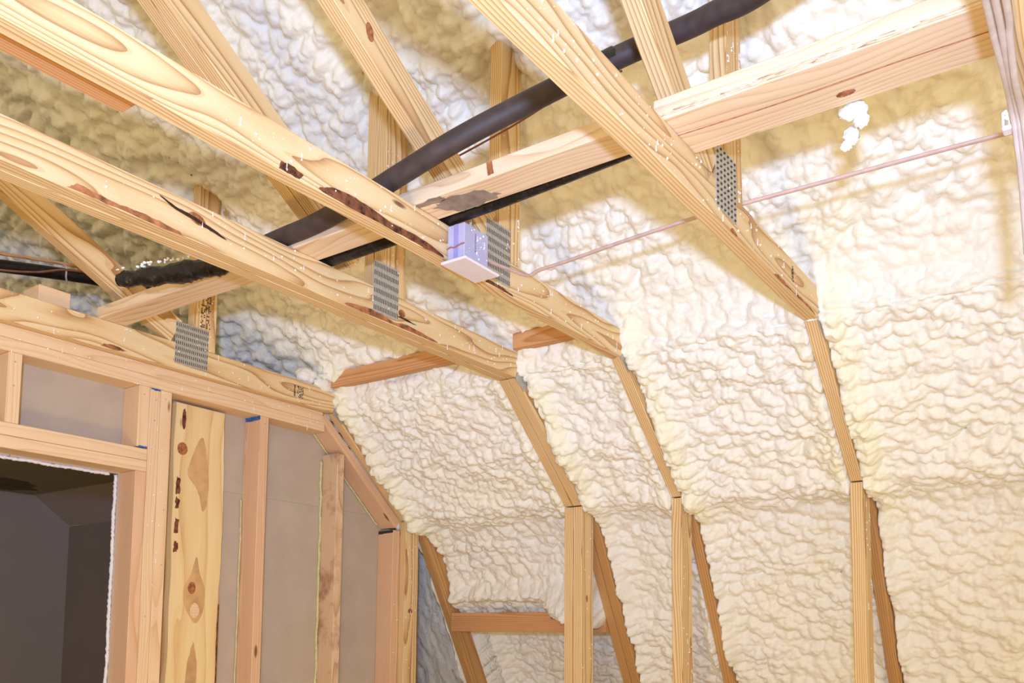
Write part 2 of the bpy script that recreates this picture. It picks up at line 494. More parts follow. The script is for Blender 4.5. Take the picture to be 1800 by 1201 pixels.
def foam_bay(y0, y1, dy, ds_fn, label, low_only=False):
    s, cum = resample(Qp, ds_fn)
    X, Z, NX, NZ = smooth_profile(s, cum)
    ny = max(2, int(round((y1 - y0) / dy))) + 1
    yy = np.linspace(y0, y1, ny)
    S, Y = np.meshgrid(s, yy, indexing='ij')
    xb = np.repeat(X[:, None], ny, 1); zb = np.repeat(Z[:, None], ny, 1)
    low = sstep(cum[1] - 0.10, cum[3] + 0.03, S)          # 0 on the roof, 1 on the lower slope
    raf = sstep(cum[4] - 0.02, cum[5] + 0.15, S)
    beyond = sstep(YA + 0.06, YA + 0.15, Y) * sstep(cum[2], cum[3], S)
    slopez = S > cum[3] - 0.004          # 1 along the lower rafters
    # warps
    wx = vnoise(S * 9, Y * 9, 1) * 0.026 + vnoise(S * 30, Y * 30, 2) * 0.007
    wy = vnoise(S * 9, Y * 9, 3) * 0.030 + vnoise(S * 30, Y * 30, 4) * 0.008
    A = S + wx; B = Y + wy
    # roof: popcorn lobes; lower slope: smaller beads drawn a little sideways
    sz = 1.0 + 0.5 * vnoise(S * 4, Y * 4, 8)
    roofd = 0.030 * domes(A / 0.055, B / 0.055, 11) + 0.018 * domes(A / 0.030, B / 0.030, 21) + 0.005 * domes(A / 0.015, B / 0.015, 25)
    sh = A + 0.12 * B
    lowd = 0.0235 * domes(sh / 0.036, B / 0.043, 31) + 0.0105 * domes(sh / 0.018, B / 0.021, 41)
    lowd = lowd + 0.010 * domes(sh / 0.075, B / 0.13, 47)
    h = roofd * (1 - low) + lowd * low
    h = h * (1 + 0.5 * vnoise(S * 5, Y * 5, 9))
    h = h + 0.040 * vnoise(S * 3.1, Y * 2.3, 51) * (1 - low) + 0.034 * vnoise(S * 4.5, Y * 3.0, 52) * low
    ridge = S - cum[4] - 0.03 * vnoise(Y * 2.5, Y * 0, 57)
    h = h + low * (0.016 * np.exp(-(ridge / 0.05) ** 2) - 0.014 * np.exp(-((ridge - 0.13) / 0.06) ** 2) + 0.012 * np.exp(-((ridge + 0.26) / 0.07) ** 2))
    h = h - 0.010 - 0.006 * (1 - low)
    # distance to the trusses
    near = np.full(S.shape, 9.0); inside = np.zeros(S.shape); dn = np.full(S.shape, 9.0)
    for a, b in TR:
        d = np.maximum(np.maximum(a - Y, Y - b), 0); near = np.minimum(near, d)
        inside = np.maximum(inside, ((Y > a - 0.003) & (Y < b + 0.003)).astype(float))
        dn = np.minimum(dn, np.where(Y <= b, np.maximum(a - Y, 0), 9.0))     # distance on the camera side
    edge = 1 - sstep(0.0, 0.09, near)
    mid = 1 - edge
    rec = -0.022 * mid * low * (1 - raf)                                      # bays a bit hollow
    seal = 0.006 * edge * low * (1 - raf)
    deep = np.where((Y > YB) & (Y < YA), 0.085, 0.045)
    rec_r = -deep * raf - 0.02 * raf * mid + 0.055 * raf * (1 - sstep(0.0, 0.05, near)) * (0.3 + vnoise(S * 7, Y * 0 + np.round(Y * 3), 61))
    h = h + rec + seal + rec_r
    # bead of extra foam climbing the near side of each slope piece
    bead = np.exp(-((dn - 0.045) / 0.028) ** 2) * low * (1 - raf)
    bead = bead + 0.8 * np.exp(-((near - 0.03) / 0.02) ** 2) * low * (1 - raf)
    bn = 0.5 + vnoise(S * 9, Y * 9, 71)
    h = h + bead * 0.022 * bn
    fresh = np.clip(bead * (0.25 + 0.9 * bn) + 0.8 * sstep(0.12, 0.35, vnoise(S * 6, Y * 4, 73)) * low * np.exp(-(ridge / 0.10) ** 2), 0, 1) * 0.5
    # fillets against the webs on the roof, starting low
    h = h - 0.040 * np.exp(-(near / 0.05) ** 2) * np.exp(-((xb - 1.80) / 0.13) ** 2) * (Z[:, None] > 2.7)
    ab = (Y > YB + 2 * T) & (Y < YA)
    h = h - 0.17 * ab * (1 - sstep(1.49, 1.55, zb)) - 0.03 * ab * sstep(1.56, 1.60, zb) * (1 - sstep(1.62, 1.75, zb)) * sstep(2.1, 2.4, Y) * 0 + 0.15 * ab * np.exp(-((zb - 1.585) / 0.055) ** 2) * (1 - sstep(1.93, 2.13, Y)) + 0.05 * ab * np.exp(-((zb - 1.63) / 0.03) ** 2)
    h = h - 0.006 * np.exp(-(near / 0.05) ** 2) * (1 - low) * (xb < 2.2)
    # never cover the inner faces of the timber
    h = np.where((inside > 0) & slopez, np.minimum(h, 0) - 0.055, h)
    h = h - 0.13 * beyond
    # shallow trench at the blocking between the middle bays
    px = xb + NX[:, None] * h; pz = zb + NZ[:, None] * h
    vn = px.size
    co = np.empty((vn, 3), np.float32)
    co[:, 0] = px.ravel(); co[:, 1] = Y.ravel(); co[:, 2] = pz.ravel()
    ns = len(s)
    i = (np.arange(ns - 1)[:, None] * ny + np.arange(ny - 1)[None, :]).ravel()
    quads = np.stack([i, i + 1, i + ny + 1, i + ny], 1).astype(np.int32)
    me = bpy.data.meshes.new('spray_foam')
    me.vertices.add(vn); me.vertices.foreach_set('co', co.ravel())
    me.loops.add(quads.size); me.loops.foreach_set('vertex_index', quads.ravel())
    me.polygons.add(len(quads)); me.polygons.foreach_set('loop_start', np.arange(0, quads.size, 4, dtype=np.int32))
    me.polygons.foreach_set('use_smooth', np.ones(len(quads), bool))
    me.update(calc_edges=True)
    me.materials.append(M['foam'])
    fa = me.attributes.new('fresh', 'FLOAT', 'POINT'); fa.data.foreach_set('value', fresh.ravel().astype(np.float32))
    o = bpy.data.objects.new('spray_foam', me); COL.objects.link(o)
    tag(o, label, 'insulation', 'spray foam between the trusses')
    return o

def fine(x, z):
    if x < 0.9: return 0.03
    if x > 3.5: return 0.02
    return 0.0048
def coarse(x, z):
    if x < 0.6: return 0.03
    if x > 3.0: return 0.03
    return 0.009
foam_bay(-0.6, YE + T / 2, 0.009, coarse, 'white spray foam slope at the far right edge beyond the hanging cables')
foam_bay(YE + T / 2, YD + T / 2, 0.0048, fine, 'broad white spray foam bay at right between cables and nearest slope piece')
foam_bay(YD + T / 2, YC + T / 2, 0.0048, fine, 'white spray foam bay crossed by the slack cable, left of the rightmost post')
foam_bay(YC + T / 2, YB + T, 0.0048, fine, 'narrow spray foam bay right of the doubled post, below the electrical box')
foam_bay(YB + T, YA + T / 2, 0.0052, fine, 'spray foam bay between doubled post and partition with short fir block below')
foam_bay(YA + T / 2, 7.0, 0.010, coarse, 'shaded brownish spray foam roof beyond the partition, behind the black pipe')

# ------------------------------------------------------------------ trusses
SL0 = (2.411, 2.374); SL1 = (2.846, 1.990)       # inner edge of the slope piece
PX0, PX1 = 2.847, 2.933                          # knee post
RF0 = (2.925, 2.005); RF_D = Vector((0.49, -0.872)).normalized()

def speck_mesh(name, parent, y, n_dots, n_drips, area_fn):
    bm = bmesh.new()
    for k in range(n_dots):
        x, z = area_fn(); r = random.choice((0.0009, 0.0012, 0.0014, 0.0022, 0.0032))
        blob_add(bm, (x, y - r * 0.3, z), (r, r * 0.6, r))
    for k in range(n_drips):
        x, z = area_fn(); l = random.uniform(0.004, 0.011)
        blob_add(bm, (x, y - 0.0008, z), (0.0012, 0.001, l))
        blob_add(bm, (x, y - 0.001, z - l), (0.0022, 0.0016, 0.003))
    o = mesh_obj(name, bm, M['speck'], parent, smooth=True)
    o['kind'] = 'stuff'
    return o

def gang_plate(parent, x0, x1, z0, z1, y, rows, cols, vertical=True, tilt=0.0, crop=None):
    """toothed steel plate on the camera-side face, with its punched slots"""
    pl = box('nail_plate', (x0, y - 0.0016, z0), (x1, y + 0.0004, z1), M['metal'], parent, bevel=0.0004)
    bm = bmesh.new()
    for r in range(rows):
        for c in range(cols):
            cx = x0 + (x1 - x0) * (c + 0.5) / cols; cz = z0 + (z1 - z0) * (r + 0.5) / rows
            if vertical: w, h = (x1 - x0) / cols * 0.17, (z1 - z0) / rows * 0.27
            else: w, h = (x1 - x0) / cols * 0.22, (z1 - z0) / rows * 0.24
            sk = random.uniform(-0.3, 0.3) * w + (0.6 * w if not vertical else 0)
            q = [(cx - w - sk, cz - h), (cx + w - sk, cz - h), (cx + w + sk, cz + h), (cx - w + sk, cz + h)]
            f = [bm.verts.new((a, y - 0.0021, b)) for a, b in q]
            g = [bm.verts.new((a, y - 0.0010, b)) for a, b in q]
            bm.faces.new(f)
            for k in range(4): bm.faces.new((f[k], g[k], g[(k + 1) % 4], f[(k + 1) % 4]))
    bmesh.ops.recalc_face_normals(bm, faces=bm.faces)
    t = mesh_obj('punched_slot', bm, M['slot'], pl)
    t['kind'] = 'stuff'
    return pl

def truss(y, label, plies=1, diag=None, web=(1.757, 1.846), plate=None, plate_kw=None, chord_mat='truss', spec=(200, 26), post=True, full=True):
    t = empty('roof_truss', (2.89, y, 0.0), label, 'truss', 'roof trusses across the attic')
    for k in range(plies):
        a, b = y + k * T + (0.0022 if k else 0), y + (k + 1) * T
        prism('bottom_chord', [(-0.9, ZC), (2.411, ZC), (2.50, ZC - 0.079 + 0.0), (2.60, ZC - 0.079), (2.60, ZC - 0.02), (2.52, ZC + H), (-0.9, ZC + H)] if False else
              [(-0.9, ZC), (2.409, ZC), (2.435, ZC + H), (-0.9, ZC + H)], a, b, M[chord_mat], t, axis=(1, 0))
        d = Vector((SL1[0] - SL0[0], SL1[1] - SL0[1])).normalized(); n = Vector((-d.y, d.x)) * H
        prism('slope_piece', [(SL0[0] + 0.001, SL0[1] - 0.001), SL1, (SL1[0] + 0.088, SL1[1] + 0.005), (SL1[0] + 0.06, SL1[1] + 0.085), (SL0[0] + n.x + 0.02, SL0[1] + n.y)], a, b, M['web'], t, axis=(d.x, d.y))
        if post:
            prism('knee_post', [(PX0, 0.0), (PX1, 0.0), (PX1, 1.972), (PX1 - 0.04, 2.003), (PX1 - 0.052, 1.988), (PX0, 1.986)], a, b, M['truss_fine'], t, axis=(0, 1))
        e = (RF0[0] + RF_D.x * 2.30, RF0[1] + RF_D.y * 2.30)
        member('lower_rafter', RF0, e, 0.10, a, b, M['rafter'], t, side=1)
        if full:
            prism('vertical_web', [(web[0], ZC + H + 0.001), (web[1], ZC + H + 0.001), (web[1], roof_z(web[1]) + 0.10), (web[0], roof_z(web[0]) + 0.10)], a, b, M['web'], t, axis=(0, 1))
            if diag:
                (xa, za), (xb, zb) = diag
                dd = Vector((xb - xa, zb - za)).normalized()
                # top edge given; extend up to the roof
                up = (xa - dd.x * 1.2, za - dd.y * 1.2)
                # trim where it meets the roof foam
                u = 0.0
                for q in range(200):
                    px, pz = xb - dd.x * q * 0.02, zb - dd.y * q * 0.02
                    if pz > roof_z(px) + 0.12: break
                    u = q * 0.02
                member('diagonal_web', (xb - dd.x * u, zb - dd.y * u), (xb, zb), H, a, b, M['truss_fine'], t, side=-1)
            rx0 = -0.5
            member('top_chord', (rx0, roof_z(rx0) + 0.085), (2.60, roof_z(2.60) + 0.085), H, a, b, M['web'], t, side=1)
    if plate:
        gang_plate(t, *plate, y, **(plate_kw or {}))
    # toothed plates at chord end and knee, mostly buried in foam
    j = patch('joint_plate', [(2.405, 2.368), (2.42, 2.400), (2.45, 2.395), (2.475, 2.355), (2.455, 2.335)], y, M['metal'], t, proud=0.0016)
    gp = patch('joint_plate', [(2.895, 1.985), (2.928, 1.952), (2.965, 1.985), (2.965, 2.04), (2.91, 2.05)], y, M['metal'], t, proud=0.0018)
    nd, nr = spec
    def area():
        c = random.random()
        if c < 0.55: return (random.uniform(0.9, 2.38), random.uniform(ZC + 0.006, ZC + H - 0.004))
        if c < 0.75: return (random.uniform(PX0 + 0.008, PX1 - 0.006), random.uniform(1.2, 1.95))
        return (random.uniform(web[0] + 0.004, web[1] - 0.004), random.uniform(ZC + H, 2.9))
    speck_mesh('foam_speck', t, y, nd, nr, area)
    return t

tD = truss(YD, 'single ply pine truss nearest the hanging cables, its steel plate slots in columns', 1,
           diag=((1.30, 2.79), (1.70, 2.50)), plate=(1.690, 1.806, 2.40, 2.54), plate_kw=dict(rows=11, cols=6, vertical=False), chord_mat='truss')
tC = truss(YC, 'pine truss carrying the pale electrical box on its chord', 1,
           diag=((1.26, 2.846), (1.74, 2.566)), plate=(1.700, 1.802, 2.392, 2.545), plate_kw=dict(rows=7, cols=15), chord_mat='truss')
tB = truss(YB, 'doubled two-ply pine truss with a split knot in its long chord', 2,
           diag=((1.136, 2.942), (1.70, 2.572)), plate=(1.718, 1.818, 2.392, 2.540), plate_kw=dict(rows=6, cols=16), chord_mat='truss')
tA = truss(YA, 'pine truss sitting on the doubled top plate of the stud partition', 1,
           diag=((1.248, 2.777), (1.72, 2.54)), plate=(1.695, 1.822, 2.392, 2.535), plate_kw=dict(rows=7, cols=17), chord_mat='truss', web=(1.765, 1.852))
tE = truss(YE, 'nearest pine truss at the upper right edge behind the bundled cables', 1,
           diag=None, plate=None, chord_mat='truss', spec=(10, 2), full=False)

# bark, stains and knots on the chords
def P_(t, name, poly, y, mat, **kw): return patch(name, poly, y, M[mat], t, **kw)
P_(tB, 'bark_edge', [(0.86, 2.3755), (1.0, 2.3755), (1.12, 2.3755), (1.11, 2.382), (1.03, 2.388), (0.96, 2.385), (0.88, 2.391)], YB, 'resin', jitter=0.0018)
P_(tB, 'bark_edge', [(1.62, 2.376), (1.80, 2.376), (1.99, 2.377), (1.95, 2.384), (1.86, 2.392), (1.80, 2.384), (1.73, 2.394), (1.65, 2.388)], YB, 'resin', jitter=0.002)
P_(tB, 'knot', ellipse(1.155, 2.428, 0.022, 0.012, -0.2), YB, 'knot', jitter=0.001)
P_(tB, 'knot_crack', [(1.06, 2.444), (1.10, 2.434), (1.14, 2.431), (1.20, 2.420), (1.235, 2.409), (1.19, 2.414), (1.15, 2.421), (1.10, 2.428)], YB, 'knot_dark', proud=0.0013, jitter=0.0015)
P_(tB, 'knot', ellipse(1.835, 2.419, 0.014, 0.011), YB, 'resin', jitter=0.001)
P_(tB, 'knot_crack', [(1.80, 2.406), (1.85, 2.409), (1.90, 2.403), (1.87, 2.402)], YB, 'knot_dark', proud=0.0013, jitter=0.001)
P_(tC, 'bark_edge', [(1.05, 2.376), (1.10, 2.376), (1.11, 2.388), (1.08, 2.394), (1.055, 2.392)], YC, 'bark', jitter=0.0015)
P_(tC, 'bark_edge', [(1.16, 2.376), (1.30, 2.376), (1.42, 2.376), (1.53, 2.377), (1.52, 2.385), (1.44, 2.394), (1.36, 2.391), (1.28, 2.400), (1.21, 2.399), (1.17, 2.390)], YC, 'bark', jitter=0.002)
P_(tC, 'bark_edge', [(1.70, 2.3755), (1.82, 2.3755), (1.81, 2.380), (1.75, 2.386), (1.70, 2.384)], YC, 'bark', jitter=0.0015)
P_(tD, 'bark_edge', [(2.05, 2.3755), (2.38, 2.3755), (2.37, 2.381), (2.26, 2.384), (2.18, 2.380), (2.08, 2.384)], YD, 'resin', jitter=0.0018)
P_(tD, 'bark_edge', [(1.77, 2.3755), (1.81, 2.3755), (1.80, 2.382), (1.78, 2.384)], YD, 'resin', jitter=0.001)
P_(tA, 'bark_edge', [(1.44, 2.379), (1.50, 2.378), (1.53, 2.384), (1.48, 2.392), (1.45, 2.388)], YA, 'resin', jitter=0.0015)
P_(tB, 'knot', ellipse(2.885, 1.64, 0.006, 0.013), YB, 'knot', jitter=0.0008)
P_(tA, 'knot', ellipse(2.885, 1.60, 0.014, 0.010), YA, 'knot', jitter=0.0015)
kx = P_(tC, 'knot', ellipse(1.279, 2.784, 0.011, 0.020, 0.25), YC, 'knot', jitter=0.0008)
# ink stamp blocks on the chord of the partition truss and on its web
def stamp(parent, x0, x1, z0, z1, y, rows, cols, fill=0.55):
    bm = bmesh.new()
    for r in range(rows):
        for c in range(cols):
            if random.random() > fill: continue
            cx = x0 + (x1 - x0) * (c + 0.5) / cols; cz = z0 + (z1 - z0) * (r + 0.5) / rows
            w = (x1 - x0) / cols * random.uniform(0.25, 0.48); h = (z1 - z0) / rows * random.uniform(0.25, 0.48)
            v = [bm.verts.new((a, y - 0.0008, b)) for a, b in ((cx - w, cz - h), (cx + w, cz - h), (cx + w, cz + h), (cx - w, cz + h))]
            g = [bm.verts.new((q.co.x, y + 0.0005, q.co.z)) for q in v]
            bm.faces.new(v)
            for k in range(4): bm.faces.new((v[k], g[k], g[(k + 1) % 4], v[(k + 1) % 4]))
    o = mesh_obj('ink_stamp', bm, M['ink'], parent); o['kind'] = 'stuff'; return o
stamp(tA, 1.788, 1.828, 2.54, 2.72, YA, 26, 7, 0.45)
stamp(tA, 2.205, 2.213, 2.395, 2.440, YA, 12, 3, 0.9)
stamp(tA, 2.222, 2.252, 2.395, 2.440, YA, 12, 7, 0.5)
stamp(tD, 2.185, 2.20, 2.405, 2.445, YD, 12, 4, 0.7)

# second board fastened behind the long chord, in its shade
sc = box('scab_board', (-0.9, YC + T + 0.012, 2.396), (0.80, YC + T + 0.075, 2.47), M['block'], None, long='x')
tag(sc, 'reddish brown board tight behind the upper long chord at the left edge', 'board')

# ------------------------------------------------------------------ braces along the room
ZB = ZC + H
def brace(label, x0, x1, y0, y1, h, mat, seed_w=0.0):
    o = box('ceiling_brace', (x0, y0, ZB + 0.0005), (x1, y1, ZB + h), M[mat], None, long='y', bevel=0.003)
    tag(o, label, 'brace', 'braces laid across the truss chords'); return o
bL = brace('narrow flat brace over the left trusses, grey smudge beneath near the electrical box', 1.431, 1.520, 0.712, 2.60, T, 'brace')
bR = brace('wide pale brace at top right with a long crack and a knot beneath', 1.444, 1.590, -0.30, 0.708, 0.044, 'brace')
patch('grey_smudge', [(1.455, 1.14), (1.50, 1.10), (1.515, 1.16), (1.51, 1.23), (1.47, 1.27), (1.45, 1.22)], ZB, M['grey_stain'], bL, axis='z', jitter=0.006)
patch('grey_smudge', [(1.434, 1.22), (1.452, 1.22), (1.45, 1.30), (1.435, 1.29)], ZB, M['grey_stain'], bL, axis='z', jitter=0.004)
patch('knot', [(1.07, ZB + 0.006), (1.085, ZB + 0.005), (1.09, ZB + 0.034), (1.075, ZB + 0.035)], 1.431, M['knot'], bL, axis='x', jitter=0.001)
patch('knot', ellipse(1.553, 0.385, 0.008, 0.016), ZB, M['knot'], bR, axis='z', jitter=0.002)
tube('crack', [(1.509, 0.705, ZB - 0.0002), (1.516, 0.50, ZB - 0.0002), (1.513, 0.30, ZB - 0.0002), (1.517, 0.10, ZB - 0.0002)], 0.0008, M['knot'], bR, seg=5)
# splintered lower edge of the wide brace
bm = bmesh.new()
for k in range(26):
    y = random.uniform(0.15, 0.66); l = random.uniform(0.02, 0.07)
    blob_add(bm, (1.4435, y, ZB + random.uniform(0.003, 0.012)), (0.0016, l, 0.0022))
o = mesh_obj('splinter', bm, M['brace'], bR, smooth=True); o['kind'] = 'stuff'

b3 = box('scrap_block', (1.265, YA + T + 0.002, ZC + 0.02), (1.36, YA + T + 0.095, ZB + 0.062), M['stud'], None, long='y')
b3.name = 'wood_block'
tag(b3, 'short sawn block standing up behind the chord above the doorway', 'block')

# ------------------------------------------------------------------ blocking in the foam
def blocking(label, x0, x1, y0, y1, z0, z1, mat='block'):
    o = box('blocking', (x0, y0, z0), (x1, y1, z1), M[mat], None, long='y')
    return tag(o, label, 'blocking', 'short blocks between the trusses')
blocking('reddish block running left from the doubled truss chord end to the partition', 2.385, 2.423, YB + 2 * T + 0.001, YA - 0.001, 2.470, 2.530)
blocking('reddish block between the doubled truss and the truss with the electrical box', 2.385, 2.423, YC + T + 0.001, YB - 0.001, 2.466, 2.520)
blocking('low fir block with a knot between the two leftmost rafters', 3.165, 3.205, YB + 2 * T + 0.001, YA - 0.001, 1.515, 1.60)

# ------------------------------------------------------------------ partition wall under the truss
wall = empty('wall_back', (1.8, YW, 0.0)); wall['kind'] = 'structure'
YG = YW + H
def W(name, x0, x1, z0, z1, mat, long='z', y0=YW, y1=None, **kw):
    return box(name, (x0, y0, z0), (x1, YG if y1 is None else y1, z1), M[mat], wall, long=long, **kw)
W('top_plate', -0.9, 2.382, ZC - T, ZC - 0.0005, 'stud', 'x')
W('top_plate', -0.9, 2.392, ZC - 2 * T, ZC - T - 0.0005, 'stud', 'x')
ZP = ZC - 2 * T - 0.0005
W('header_board', 0.2, 1.632, 2.0545, 2.0915, 'stud', 'x')
W('header_board', 0.2, 1.632, 2.017, 2.0535, 'stud', 'x')
W('cripple_stud', 1.187, 1.2255, 2.092, ZP, 'stud')
cs = W('cripple_stud', 1.594, 1.632, 2.096, ZP, 'stud')
W('cripple_stud', 0.72, 0.758, 2.092, ZP, 'stud')
W('door_stud', 1.594, 1.632, 0.0, 2.0165, 'stud_pink')
W('door_stud', 1.633, 1.671, 0.0, ZP, 'stud')
W('door_stud', 1.672, 1.713, 0.0, ZP, 'stud')
# wide live-edged board set flat against the wallboard
bm = bmesh.new()
zs = np.linspace(0.0, ZP - 0.012, 70); yb0, yb1 = YG - T, YG - 0.001
cxw = 1.865
rows = []
for z in zs:
    l = 1.766 + 0.004 * math.sin(z * 5) + 0.002 * math.sin(z * 23); r = 1.964 + 0.004 * math.sin(z * 7 + 1) + random.uniform(-0.0015, 0.0015)
    rows.append([bm.verts.new((z - 1.2, y_ - (yb0 + yb1) / 2, -(x - cxw))) for x, y_ in ((l, yb0), (r, yb0), (r, yb1), (l, yb1))])
for a, b in zip(rows[:-1], rows[1:]):
    for k in range(4): bm.faces.new((a[k], a[(k + 1) % 4], b[(k + 1) % 4], b[k]))
bm.faces.new(rows[0]); bm.faces.new(rows[-1][::-1])
bmesh.ops.recalc_face_normals(bm, faces=bm.faces)
mw = Matrix.Translation((cxw, (yb0 + yb1) / 2, 1.2)) @ Matrix(((0, 0, -1), (0, 1, 0), (1, 0, 0))).to_4x4()
wb = mesh_obj('backing_board', bm, M['board'], wall, mw)
wb['label'] = 'wide knotty board with bark on its edges'
patch('heartwood_halo', [(1.868, 1.76), (1.885, 1.70), (1.905, 1.655), (1.906, 1.60), (1.895, 1.555), (1.872, 1.53), (1.845, 1.56), (1.825, 1.60), (1.823, 1.65), (1.848, 1.70)], yb0, M['heart'], wb, proud=0.0006, jitter=0.0015)
patch('heartwood_halo', [(1.875, 2.18), (1.895, 2.10), (1.905, 2.02), (1.90, 1.95), (1.885, 1.92), (1.872, 1.96), (1.855, 2.00), (1.82, 2.04), (1.828, 2.09), (1.85, 2.15)], yb0, M['heart'], wb, proud=0.0006, jitter=0.002)
patch('heartwood_halo', [(1.868, 1.47), (1.885, 1.40), (1.89, 1.20), (1.835, 1.20), (1.848, 1.40)], yb0, M['heart'], wb, proud=0.0006, jitter=0.0015)
patch('knot', ellipse(1.868, 1.575, 0.018, 0.026), yb0, M['stud'], wb, proud=0.001, jitter=0.003)
patch('knot', ellipse(1.853, 1.652, 0.015, 0.021), yb0, M['knot'], wb, proud=0.0016, jitter=0.001)
patch('knot', ellipse(1.794, 2.128, 0.019, 0.022), yb0, M['knot'], wb, proud=0.0016, jitter=0.001)
patch('knot', ellipse(1.796, 2.232, 0.008, 0.036), yb0, M['bark'], wb, jitter=0.0015)
for z, l in ((2.02, 0.05), (1.95, 0.03), (1.88, 0.045), (1.80, 0.03)):
    patch('bark_edge', [(1.775, z - l), (1.79, z - l), (1.793, z), (1.778, z + 0.01)], yb0, M['bark'], wb, jitter=0.003)
patch('bark_edge', [(1.960, 1.20), (1.966, 1.20), (1.967, 1.60), (1.962, 1.60)], yb0, M['bark'], wb, jitter=0.001)
# studs right of the board
W('wall_stud', 2.078, 2.117, 0.0, ZP, 'stud_pink')
ws = W('wall_stud', 2.466, 2.504, 0.0, 2.225, 'dirty')
W('wall_stud', 2.800, 2.843, 0.0, 1.948, 'stud_pink')
# sloped plate under the truss slope piece
d = Vector((SL1[0] - SL0[0], SL1[1] - SL0[1])).normalized(); n = Vector((d.y, -d.x)) * 0.040
prism('slope_plate', [(SL0[0] - 0.018, SL0[1] - 0.002), (SL1[0] - 0.004, SL1[1] - 0.001), (SL1[0] + n.x - 0.004, SL1[1] + n.y - 0.003), (SL0[0] + n.x - 0.012, SL0[1] + n.y)], YW, YG, M['stud_pink'], wall, axis=(d.x, d.y))
# blue marking wax and pencil marks
def mark(x0, x1, z0, z1, y=YW, mat='blue', par=wall):
    return patch('crayon_mark', [(x0, z0), (x1, z0), (x1, z1), (x0, z1)], y, M[mat], par, jitter=0.0012)
mark(1.635, 1.669, ZP - 0.006, ZP - 0.0005); mark(1.600, 1.630, 2.094, 2.099)
patch('crayon_mark', [(YW + 0.001, ZP - 0.014), (YW + 0.06, ZP - 0.016), (YW + 0.085, ZP - 0.014), (YW + 0.085, ZP - 0.0005), (YW + 0.001, ZP - 0.0005)], 2.078, M['blue'], wall, axis='x', jitter=0.0015)
patch('crayon_mark', [(YW + 0.001, 1.936), (YW + 0.085, 1.932), (YW + 0.085, 1.946), (YW + 0.001, 1.947)], 2.800, M['pencil'], wall, axis='x', jitter=0.001)
# nail heads
bm = bmesh.new()
for x, z in ((1.205, 2.20), (1.205, 2.27), (1.612, 2.27), (1.655, 2.26), (1.652, 2.19), (1.690, 2.27), (2.10, 2.27), (1.70, 1.72), (1.70, 1.90), (1.65, 1.55)):
    blob_add(bm, (x, YW - 0.0004, z), (0.0028, 0.0008, 0.0028))
nl = mesh_obj('nail_head', bm, M['metal'], wall, smooth=True); nl['kind'] = 'stuff'
speck_mesh('foam_speck', wall, YW, 120, 10, lambda: (random.choice((random.uniform(1.635, 1.71), random.uniform(1.64, 1.71), random.uniform(2.80, 2.84))), random.uniform(1.25, 2.37)) if random.random() < 0.3 else (random.uniform(1.0, 2.38), random.uniform(ZP, ZC)))

# wallboard fixed to the far side: door opening left free
def gyp(x0, x1, z0, z1):
    return box('wallboard', (x0, YG + 0.0005, z0), (x1, YG + 0.0135, z1), M['gyp'], wall, bevel=0.0)
gyp(1.2485, 2.88, 2.012, 2.372)
gyp(-0.9, 1.2465, 2.012, 2.372)
gyp(1.588, 2.88, 0.0, 2.0115)
# torn white gypsum rim along the opening
def rim(name, pts):
    return tube(name, pts, 0.0055, M['gypcore'], wall, seg=7, wobble=0.35)
rim('gypsum_edge', [(0.3 + 0.06 * k, YG + 0.006, 2.0085 + random.uniform(-0.0015, 0.001)) for k in range(22)])
rim('gypsum_edge', [(1.5835 + random.uniform(-0.0015, 0.0015), YG + 0.006, 2.008 - 0.06 * k) for k in range(34)])
# glue line squeezed out along two studs and the sloped plate
def glue(pts, r=0.0035): return tube('glue_bead', pts, r, M['glue'], wall, seg=6, wobble=0.3)
glue([(2.073 + random.uniform(-0.002, 0.002), YG - 0.003, 1.99 - 0.05 * k) for k in range(18)])
glue([(2.460 + random.uniform(-0.003, 0.003), YG - 0.003, 2.20 - 0.05 * k) for k in range(22)], 0.006)
glue([(SL0[0] + n.x - 0.012 + d.x * u, YG - 0.004, SL0[1] + n.y - 0.006 + d.y * u) for u in (0.02, 0.15, 0.3, 0.45, 0.56)], 0.004)
# dark patch of joint compound on the back room ceiling
pp = patch('joint_patch', [(2.10, 4.85), (2.32, 4.86), (2.42, 4.95), (2.53, 5.12), (2.45, 5.25), (2.05, 5.22)], 2.30, M['plaster'], bpy.data.objects['ceiling_back_room'], axis='z', jitter=0.02)

# ------------------------------------------------------------------ pipes
pp1 = [(1.52, 0.36, 2.745), (1.573, 0.55, 2.735), (1.588, 0.64, 2.742), (1.594, 0.70, 2.742), (1.585, 0.85, 2.732), (1.465, 1.00, 2.622), (1.40, 1.15, 2.552), (1.385, 1.30, 2.512), (1.385, 1.40, 2.494), (1.412, 1.60, 2.492), (1.418, 1.72, 2.492), (1.410, 1.86, 2.480)]
pipe = tube('drain_pipe', pp1, 0.0235, M['pipe'], None, seg=20)
tag(pipe, 'long black pipe resting across the chords under the roof foam', 'pipe')
tube('tape_band', [(1.581, 0.862, 2.729), (1.566, 0.885, 2.7155)], 0.0255, M['tape'], pipe, seg=20)
